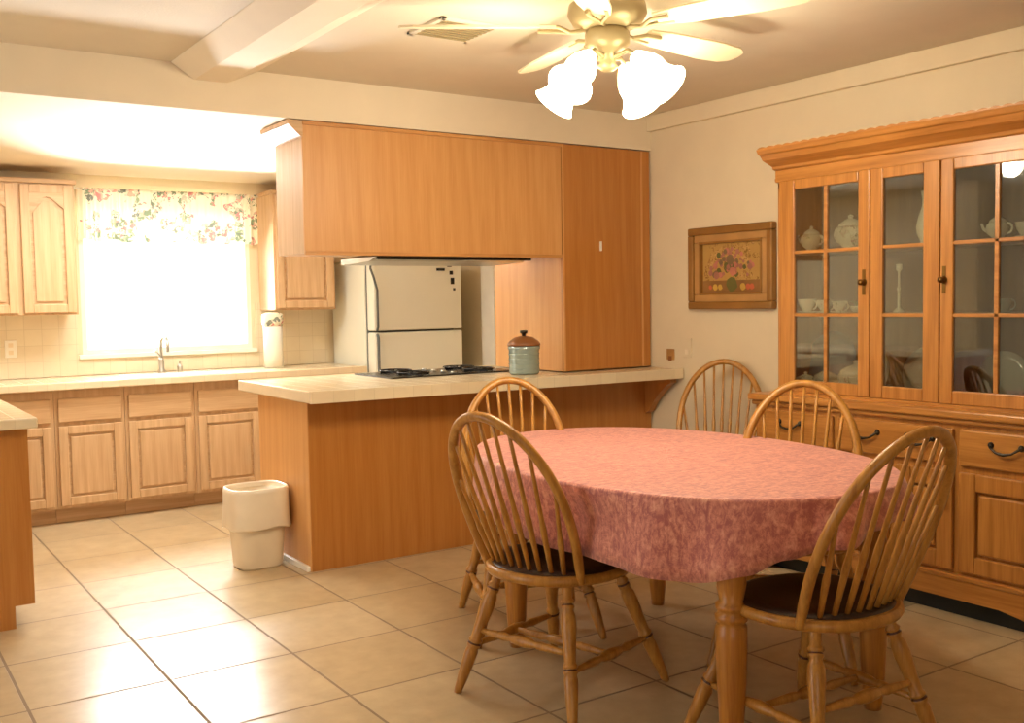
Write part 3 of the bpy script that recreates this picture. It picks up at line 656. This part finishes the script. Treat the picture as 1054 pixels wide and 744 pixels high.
z1_, z2_, z3_ = .901, 1.315, 1.63
xm = 4.2
teapot((4.17, 3.45, z3_), .85, M['china_f'], 'small flowered teapot on the top shelf, left pane of the left hutch door')
teapot((4.22, 3.25, z3_), 1.15, M['china_f'], 'lidded flowered tureen on the top shelf behind the left hutch door', True)
cup((4.16, 3.47, z2_), M['china'], 'cream cup furthest left on the middle shelf of the hutch', 1.15)
cup((4.18, 3.375, z2_), M['china_f'], 'flowered cup second from left on the middle shelf of the hutch', 1.05)
cup((4.18, 3.285, z2_), M['china_f'], 'flowered cup beside the green leafy dish on the middle shelf', .95)
T = Thing('leafy_dish', (4.2, 3.19, z2_), 'small dish with green leaves on the middle shelf, left hutch door', 'dish')
T.part('dish', MB().lathe([(0, 0), (.025, 0), (.04, .03), (.036, .032), (0, .01)], (4.2, 3.19, z2_), 16), M['china'])
lv = MB()
for k in range(9):
    a = k*2*pi/9; lv.tube([(4.2, 3.19, z2_+.02), (4.2+.02*math.cos(a), 3.19+.02*math.sin(a), z2_+.05), (4.2+.04*math.cos(a), 3.19+.04*math.sin(a), z2_+.055)], [.003, .009, .002], 6, flat=.4)
T.part('leaves', lv, M['leafg'])
stand_plate((4.33, 3.44, .902), .155, M['china_b'], 'large blue-grey plate standing behind the lower left hutch panes')
for (yy, xx, mt, lb, s) in [(3.47, 4.15, M['china'], 'cream covered bowl at the bottom left corner of the hutch display', .9), (3.36, 4.17, M['china_f'], 'flowered bowl in front of the blue plate, hutch bottom', 1.1), (3.20, 4.2, M['china_f'], 'large flowered bowl at the bottom right of the left hutch door', 1.45)]:
    T = Thing('serving_bowl', (xx, yy, z1_), lb, 'bowl', 'bowls at the bottom of the hutch')
    T.part('bowl', MB().lathe([(0, 0), (.03*s, 0), (.028*s, .01*s), (.055*s, .04*s), (.062*s, .07*s), (.06*s, .07*s)], (xx, yy, z1_), 22), mt)
    T.part('lid', MB().lathe([(.061*s, 0), (.05*s, .02*s), (.02*s, .035*s), (.008*s, .038*s), (.011*s, .05*s), (0, .055*s)], (xx, yy, z1_+.07*s), 18), M['china'] if mt == M['china_f'] else M['china_f'])
stand_plate((4.36, 3.22, .902), .11, M['china_g'], 'dim round plate standing behind the large flowered bowl')
# centre
T = Thing('pitcher', (4.15, 2.785, z3_), 'tall slender white pitcher on the top shelf of the narrow glass panel', 'pitcher')
T.part('body', MB().lathe([(0, 0), (.028, 0), (.026, .008), (.042, .045), (.045, .075), (.035, .12), (.02, .165), (.018, .2), (.026, .235), (.023, .235), (.014, .2), (0, .19)], (4.15, 2.785, z3_), 22), M['china'])
T.part('handle', MB().tube([(4.15, 2.765, z3_+.215), (4.15, 2.735, z3_+.21), (4.15, 2.725, z3_+.16), (4.15, 2.745, z3_+.10)], .005, 8), M['china'])
T = Thing('candlestick', (4.15, 2.925, z2_), 'thin pale candlestick on the middle shelf of the narrow glass panel', 'candlestick')
T.part('stem', MB().lathe([(0, 0), (.028, 0), (.024, .01), (.007, .025), (.007, .1), (.012, .11), (.006, .12), (.006, .19), (.015, .2), (.015, .225), (0, .225)], (4.15, 2.925, z2_), 16), M['china'])
stand_plate((4.26, 2.84, .902), .125, M['china_g'], 'large smoky glass plate standing behind the narrow centre panel', rimmat=M['china_g'])
# right
teapot((4.2, 2.475, z3_), .75, M['china'], 'small white teapot on the top shelf, left of the right hutch door')
cup((4.2, 2.35, z3_), M['china'], 'white cup on the top shelf beside the small white teapot', 1.1)
cup((4.2, 2.24, z3_), M['china'], 'white cup furthest right on the top shelf of the hutch', 1.1)
cup((4.17, 2.43, z2_), M['china_g'], 'little glass cup on the middle shelf behind the right hutch door', 1.0)
stand_plate((4.28, 2.48, .902), .12, M['china_g'], 'smoky round plate standing at the bottom left of the right hutch door')
stand_plate((4.2, 2.20, .902), .105, M['china'], 'white plate standing at the right edge of the photo in the hutch')
T = Thing('figurine', (4.14, 2.585, z1_), 'tiny white figurine at the bottom left of the right hutch door', 'figurine')
T.part('body', MB().lathe([(0, 0), (.014, 0), (.016, .02), (.009, .045), (.011, .055), (.006, .068), (0, .07)], (4.13, 2.57, z1_), 12), M['china'])
T = Thing('salt_shaker', (4.14, 2.385, z1_), 'tiny white shaker below the right hutch door muntin', 'shaker')
T.part('body', MB().lathe([(0, 0), (.014, 0), (.012, .035), (.009, .04), (.009, .05), (0, .053)], (4.13, 2.385, z1_), 12), M['china'])

# ------------------------------------------------------------------ dining table
TX, TY, TH, TA, TB = 2.645, 2.88, -.09, .645, .94
TZ = .0
def sup(t, a, b, n=2.15):
    c, s_ = math.cos(t), math.sin(t); return (a*math.copysign(abs(c)**(2/n), c), b*math.copysign(abs(s_)**(2/n), s_))
TT = empty('dining_table', (TX, TY, 0), 'oval oak dining table with thick turned legs under the pink cloth', 'table', rz=TH)
def tp(mb, name, mat, bevel=0):
    o = mb.build(name, mat, TT, bevel); return o
tp(MB().prism([sup(2*pi*i/72, TA-.006, TB-.006) for i in range(72)], .762+TZ, .79+TZ), 'table_top', M['tleg'], .004)
ap_ = [sup(2*pi*i/72, TA-.13, TB-.10, 4) for i in range(72)]; ai = [sup(2*pi*i/72, TA-.155, TB-.125, 4) for i in range(72)]
a = MB(); vs = [(x, y, z) for z in (.67, .762) for x, y in ap_]+[(x, y, z) for z in (.67, .762) for x, y in ai]
a.add(vs, [(i, (i+1) % 72, 72+(i+1) % 72, 72+i) for i in range(72)]+[(144+i, 144+(i+1) % 72, 216+(i+1) % 72, 216+i) for i in range(72)]+[(i, (i+1) % 72, 144+(i+1) % 72, 144+i) for i in range(72)], 0, True)
tp(a, 'apron', M['tleg'])
lp = [(.028, 0), (.032, .03), (.038, .1), (.046, .25), (.048, .36), (.048, .40), (.038, .41), (.050, .42), (.050, .435), (.038, .445), (.048, .455), (.048, .47), (.036, .48), (.044, .52), (.047, .56), (.037, .62), (.044, .635), (.044, .65), (.034, .66), (.04, .67), (.04, .76)]
lm_ = [0]*(len(lp)-1)
for sx, sy in ((-.340, -.758), (.30, -.735), (-.427, .443), (.40, .60)):
    tp(MB().lathe(lp, (sx, sy, 0), 24, mis=lm_), 'leg', [M['tleg'], M['chair_d']])
# cloth
DR = [(0, .155), (20, .16), (50, .23), (90, .17), (130, .23), (155, .2), (195, .25), (226, .262), (240, .225), (250, .185), (262, .148), (278, .124), (300, .13), (318, .175), (340, .165), (360, .155)]
def drop_at(a):
    for (a0, d0), (a1, d1) in zip(DR, DR[1:]):
        if a0 <= a <= a1:
            k = (a-a0)/(a1-a0); k = k*k*(3-2*k); return d0+(d1-d0)*k
def tablecloth():
    n = 288; vs = []; fs = []
    rad = [.0, .25, .5, .7, .85, .95, .985, 1.0]
    ds = [.006, .03, .07, .11, .15, .19, 1.0]
    ringz = []
    for r in rad:
        for i in range(n):
            x, y = sup(2*pi*i/n, TA*r, TB*r); vs.append((x, y, .800-(.002 if r == 1 else 0)))
    for d in (.01, .035, .07, .11, .15, .19, .235):
        for i in range(n):
            t = 2*pi*i/n; x, y = sup(t, TA, TB); nx, ny = x/TA**2, y/TB**2; l = math.hypot(nx, ny); nx /= l; ny /= l
            diag = abs(math.sin(2*math.atan2(y/TB, x/TA)))
            drop = drop_at(math.degrees(t) % 360)
            fz = d/.235*drop
            k = min(1, d/.12)
            fold = .021*math.sin(t*11+1.2*math.sin(t*3))+.009*math.sin(t*23+2)+.010*diag*math.sin(t*17)
            lf = .45 if math.cos(t) < -.2 else 1.0
            off = .004+(.014*k+fold*k*(.5+.8*d/.235))*lf
            for tc, dp in ((math.radians(198), .055),):
                off -= dp*min(1, max(0, (d-.02)/.08))*math.exp(-((t-tc)/math.radians(13))**2)
            vs.append((x+nx*off, y+ny*off, .798-fz+.003*math.sin(t*9)*k))
    m = len(rad)+7
    for j in range(m-1):
        for i in range(n):
            k = (i+1) % n; fs.append((j*n+i, j*n+k, (j+1)*n+k, (j+1)*n+i))
    return MB().add(vs, fs, 0, True)
o = tablecloth().build('tablecloth', M['cloth']); o.location = (TX*S, TY*S, TZ*S); o.rotation_euler.z = TH
sd = o.modifiers.new('thick', 'SOLIDIFY'); sd.thickness = .002
tag(o, 'pink damask tablecloth draped over the oval table', 'tablecloth')

# ------------------------------------------------------------------ windsor chairs
def make_chair():
    root = empty('windsor_chair', (0, 0, 0), 'x', 'chair', 'bow-back windsor chairs around the table')
    m = MB(); seat = []
    def sp(t, k=1):
        c, s_ = math.cos(t), math.sin(t); x = .25*c*k; y = .262*math.copysign(abs(s_)**(.85), s_)*k*(1+.06*c); return (x, y)
    prof = [(.86, .432), (.97, .442), (1.0, .455), (.99, .468), (.95, .474), (.0, .474)]
    n = 48; vs = [(sp(2*pi*i/n, k)[0], sp(2*pi*i/n, k)[1], z) for k, z in prof[:-1] for i in range(n)]
    fs = [(j*n+i, j*n+(i+1) % n, (j+1)*n+(i+1) % n, (j+1)*n+i) for j in range(len(prof)-2) for i in range(n)]
    m.add(vs, fs, 0, True).add(vs, [tuple(range(n))[::-1], tuple((len(prof)-2)*n+i for i in range(n))])
    m.build('seat', M['chair'], root)
    m = MB(); vs = []; P = [(.93, .473), (.90, .482), (.80, .486), (.5, .482), (.2, .478), (.0, .477)]
    for k, z in P[:-1]: vs += [(sp(2*pi*i/n, k)[0]+.006, sp(2*pi*i/n, k)[1], z) for i in range(n)]
    fs = [(j*n+i, j*n+(i+1) % n, (j+1)*n+(i+1) % n, (j+1)*n+i) for j in range(len(P)-2) for i in range(n)]
    m.add(vs, fs, 0, True).add(vs, [tuple((len(P)-2)*n+i for i in range(n))], 0, True)
    o = m.build('seat_pad', M['pad'], root); o['label'] = 'dark brown seat surface'
    # turned leg profile (0 = foot)
    LP = [(.013, 0), (.016, .04), (.022, .20), (.0245, .33), (.021, .36), (.0255, .375), (.0255, .39), (.0185, .40), (.0255, .41), (.0255, .425), (.020, .44), (.022, .55), (.027, .68), (.025, .76), (.018, .80), (.023, .815), (.023, .83), (.017, .84), (.023, .85), (.023, .862), (.017, .88), (.019, .95), (.016, 1.0)]
    MI = [1 if LP[i][1] in (.36, .39, .40, .80, .83, .84) and False or LP[i][1] in (.39, .83) else 0 for i in range(len(LP)-1)]
    legs = {}
    for fx, tx, k in ((1, 0, 'f'), (-1, 0, 'b')):
        for sy in (1, -1):
            top = Vector((.145 if fx > 0 else -.135, sy*.15, .45)); tip = Vector((.305 if fx > 0 else -.255, sy*.262, 0)); legs[(fx, sy)] = (tip, top)
            MB().lathe(LP, d=(tip, top), seg=16, mis=MI).build('leg', [M['chair'], M['chair_d']], root)
    def on(fx, sy, z):
        a_, b_ = legs[(fx, sy)]; return a_+(b_-a_)*(z/.45)
    SP = [(.010, 0), (.011, .1), (.016, .3), (.011, .36), (.017, .4), (.021, .5), (.017, .6), (.011, .64), (.016, .7), (.011, .9), (.010, 1)]
    mids = []
    for sy in (1, -1):
        p, q = on(-1, sy, .17), on(1, sy, .17); mids.append((p+q)/2)
        MB().lathe(SP, d=(p, q), seg=12).build('stretcher', M['chair'], root)
    MB().lathe(SP, d=(mids[0], mids[1]), seg=12).build('stretcher', M['chair'], root)
    # rear stretcher pair seen between the back legs
    MB().lathe(SP, d=(on(-1, 1, .225), on(-1, -1, .225)), seg=12).build('stretcher', M['chair'], root)
    # bow: planar hoop, leaning back
    def hoop(u, v):   # u lateral, v height above seat along the lean
        return (-.135-.265*(v/.565)*(.75+.25*v/.565), u, .462+v)
    H = .565; pts = []
    for i in range(41):
        t = pi*i/40; c, s_ = math.cos(t), math.sin(t)
        u = .291*c*(1-.28*(1-s_)**1.6) ; v = H*(s_**.92 if s_ > 0 else 0); v = v if v > 0 else 0
        pts.append(hoop(u, v))
    pts[0] = hoop(.21, -.01); pts[-1] = hoop(-.21, -.01)
    MB().tube(pts, [.013]+[.0165]*39+[.013], 12, flat=1.15).build('back_bow', M['chair'], root)
    # spindles
    for k in range(9):
        f = (k-4)/4.75; ub = .185*f; base = (-.195+.055*f*f*1.0, ub, .470)
        ut = .262*f; # find hoop height at that u
        best = min(pts[2:-2], key=lambda p: abs(p[1]-ut) - (.0 if p[2] > .55 else -5))
        i0 = min(range(3, 38), key=lambda i: abs(pts[i][1]-ut)); tx = pts[i0]
        b_ = Vector(base); t_ = Vector((tx[0], ut, tx[2]))
        MB().lathe([(.008, 0), (.0095, .2), (.0115, .38), (.009, .45), (.007, .8), (.0065, 1)], d=(b_, t_), seg=8).build('spindle', M['chair'], root)
    return root
def copy_tree(o, parent=None):
    c = o.copy(); col.objects.link(c); c.parent = parent
    for ch in list(o.children): copy_tree(ch, c)
    return c
chair = make_chair()
spots = [(2.125, 2.895, 15, 'oak windsor chair at the left side of the table, nearest the trash bin side'),
         (2.48, 3.60, -114, 'oak windsor chair at the far left end of the table, back to the peninsula'),
         (3.99, 3.95, -142, 'oak windsor chair pushed into the corner between bar end and hutch'),
         (3.11, 2.67, -147, 'oak windsor chair on the far right side of the table, in front of the hutch'),
         (2.485, 2.04, 87, 'oak windsor chair at the near right end of the table, back to the camera')]
for i, (x, y, a, lb) in enumerate(spots):
    o = chair if i == 0 else copy_tree(chair)
    o.location = (x*S, y*S, 0); o.rotation_euler.z = math.radians(a); o['label'] = lb

# ------------------------------------------------------------------ lights
def light(name, kind, loc, energy, color, **kw):
    l = bpy.data.lights.new(name, kind); l.energy = energy; l.color = color
    for k, v in kw.items():
        if k not in ('rot', 'aim'): setattr(l, k, v)
    o = bpy.data.objects.new(name, l); col.objects.link(o); o.location = Vector(loc)*S
    if 'aim' in kw: o.rotation_euler = (Vector(kw['aim'])-Vector(loc)).to_track_quat('-Z', 'Y').to_euler()
    return o
for p in SHADE: light('fan_bulb_light', 'POINT', p, 15.5, (1, .87, .66), shadow_soft_size=.05)
light('kitchen_ceiling_light', 'AREA', (1.5, 6.4, 2.335), 38, (1, .97, .9), shape='RECTANGLE', size=1.1, size_y=.5, aim=(1.5, 6.4, 0))
light('sky_window_light', 'AREA', (2.1, 9.6, 3.6), 1900, (.97, .98, 1), shape='RECTANGLE', size=3.0, size_y=2.0, aim=(2.1, 6.6, .9))
light('ground_bounce_light', 'AREA', (2.1, 9.5, .15), 3000, (.98, .98, 1), shape='RECTANGLE', size=3.0, size_y=1.4, aim=(1.8, 6.6, 2.2))
light('patio_door_light', 'AREA', (-2.6, 3.9, 1.3), 42, (.97, .98, 1), shape='RECTANGLE', size=1.8, size_y=1.9, aim=(3, 4.7, 1.2))
light('rear_fill_light', 'AREA', (-1.2, -2.2, 1.5), 30, (1, .9, .75), shape='RECTANGLE', size=2.4, size_y=1.6, aim=(2.5, 5, 1.1))  # added soft warm fill from behind the camera, no window stands there
light('sun_light', 'SUN', (0, 0, 6), 5, (1, .97, .92), angle=.02, aim=(1.0, 4, 3))
w = bpy.data.worlds.new('daylight'); sc.world = w; w.use_nodes = True; nt = w.node_tree; bg = nt.nodes['Background']
sky = N(nt, 'ShaderNodeTexSky'); sky.sky_type = 'PREETHAM' if 'PREETHAM' in [e.identifier for e in sky.bl_rna.properties['sky_type'].enum_items] else 'HOSEK_WILKIE'
mx = N(nt, 'ShaderNodeMix', data_type='RGBA'); mx.inputs[0].default_value = .8; mx.inputs[7].default_value = (1, 1, .97, 1)
nt.links.new(sky.outputs[0], mx.inputs[6]); nt.links.new(mx.outputs[2], bg.inputs['Color']); bg.inputs['Strength'].default_value = 2.5

# ------------------------------------------------------------------ camera
yaw, pitch, roll, F = .5919, -.0596, -.01725, 1043.7
fwd = Vector((math.sin(yaw)*math.cos(pitch), math.cos(yaw)*math.cos(pitch), math.sin(pitch)))
right = Vector((math.cos(yaw), -math.sin(yaw), 0)); upv = right.cross(fwd)
r2 = right*math.cos(roll)+upv*math.sin(roll); u2 = upv*math.cos(roll)-right*math.sin(roll)
cam = bpy.data.cameras.new('camera'); cam.sensor_width = 36; cam.lens = F/1054*36; cam.clip_start = .02
co = bpy.data.objects.new('camera', cam); col.objects.link(co)
mw = Matrix.Identity(4)
for i in range(3): mw[i][0] = r2[i]; mw[i][1] = u2[i]; mw[i][2] = -fwd[i]
mw.translation = Vector((0, 0, 1.40))*S
co.matrix_world = mw; sc.camera = co
sc.view_settings.view_transform = 'Standard'; sc.view_settings.look = 'None'; sc.view_settings.exposure = 0; sc.view_settings.gamma = 1
sc.cycles.use_denoising = True; sc.cycles.max_bounces = 10; sc.cycles.diffuse_bounces = 6; sc.cycles.transparent_max_bounces = 12; sc.cycles.sample_clamp_indirect = 6
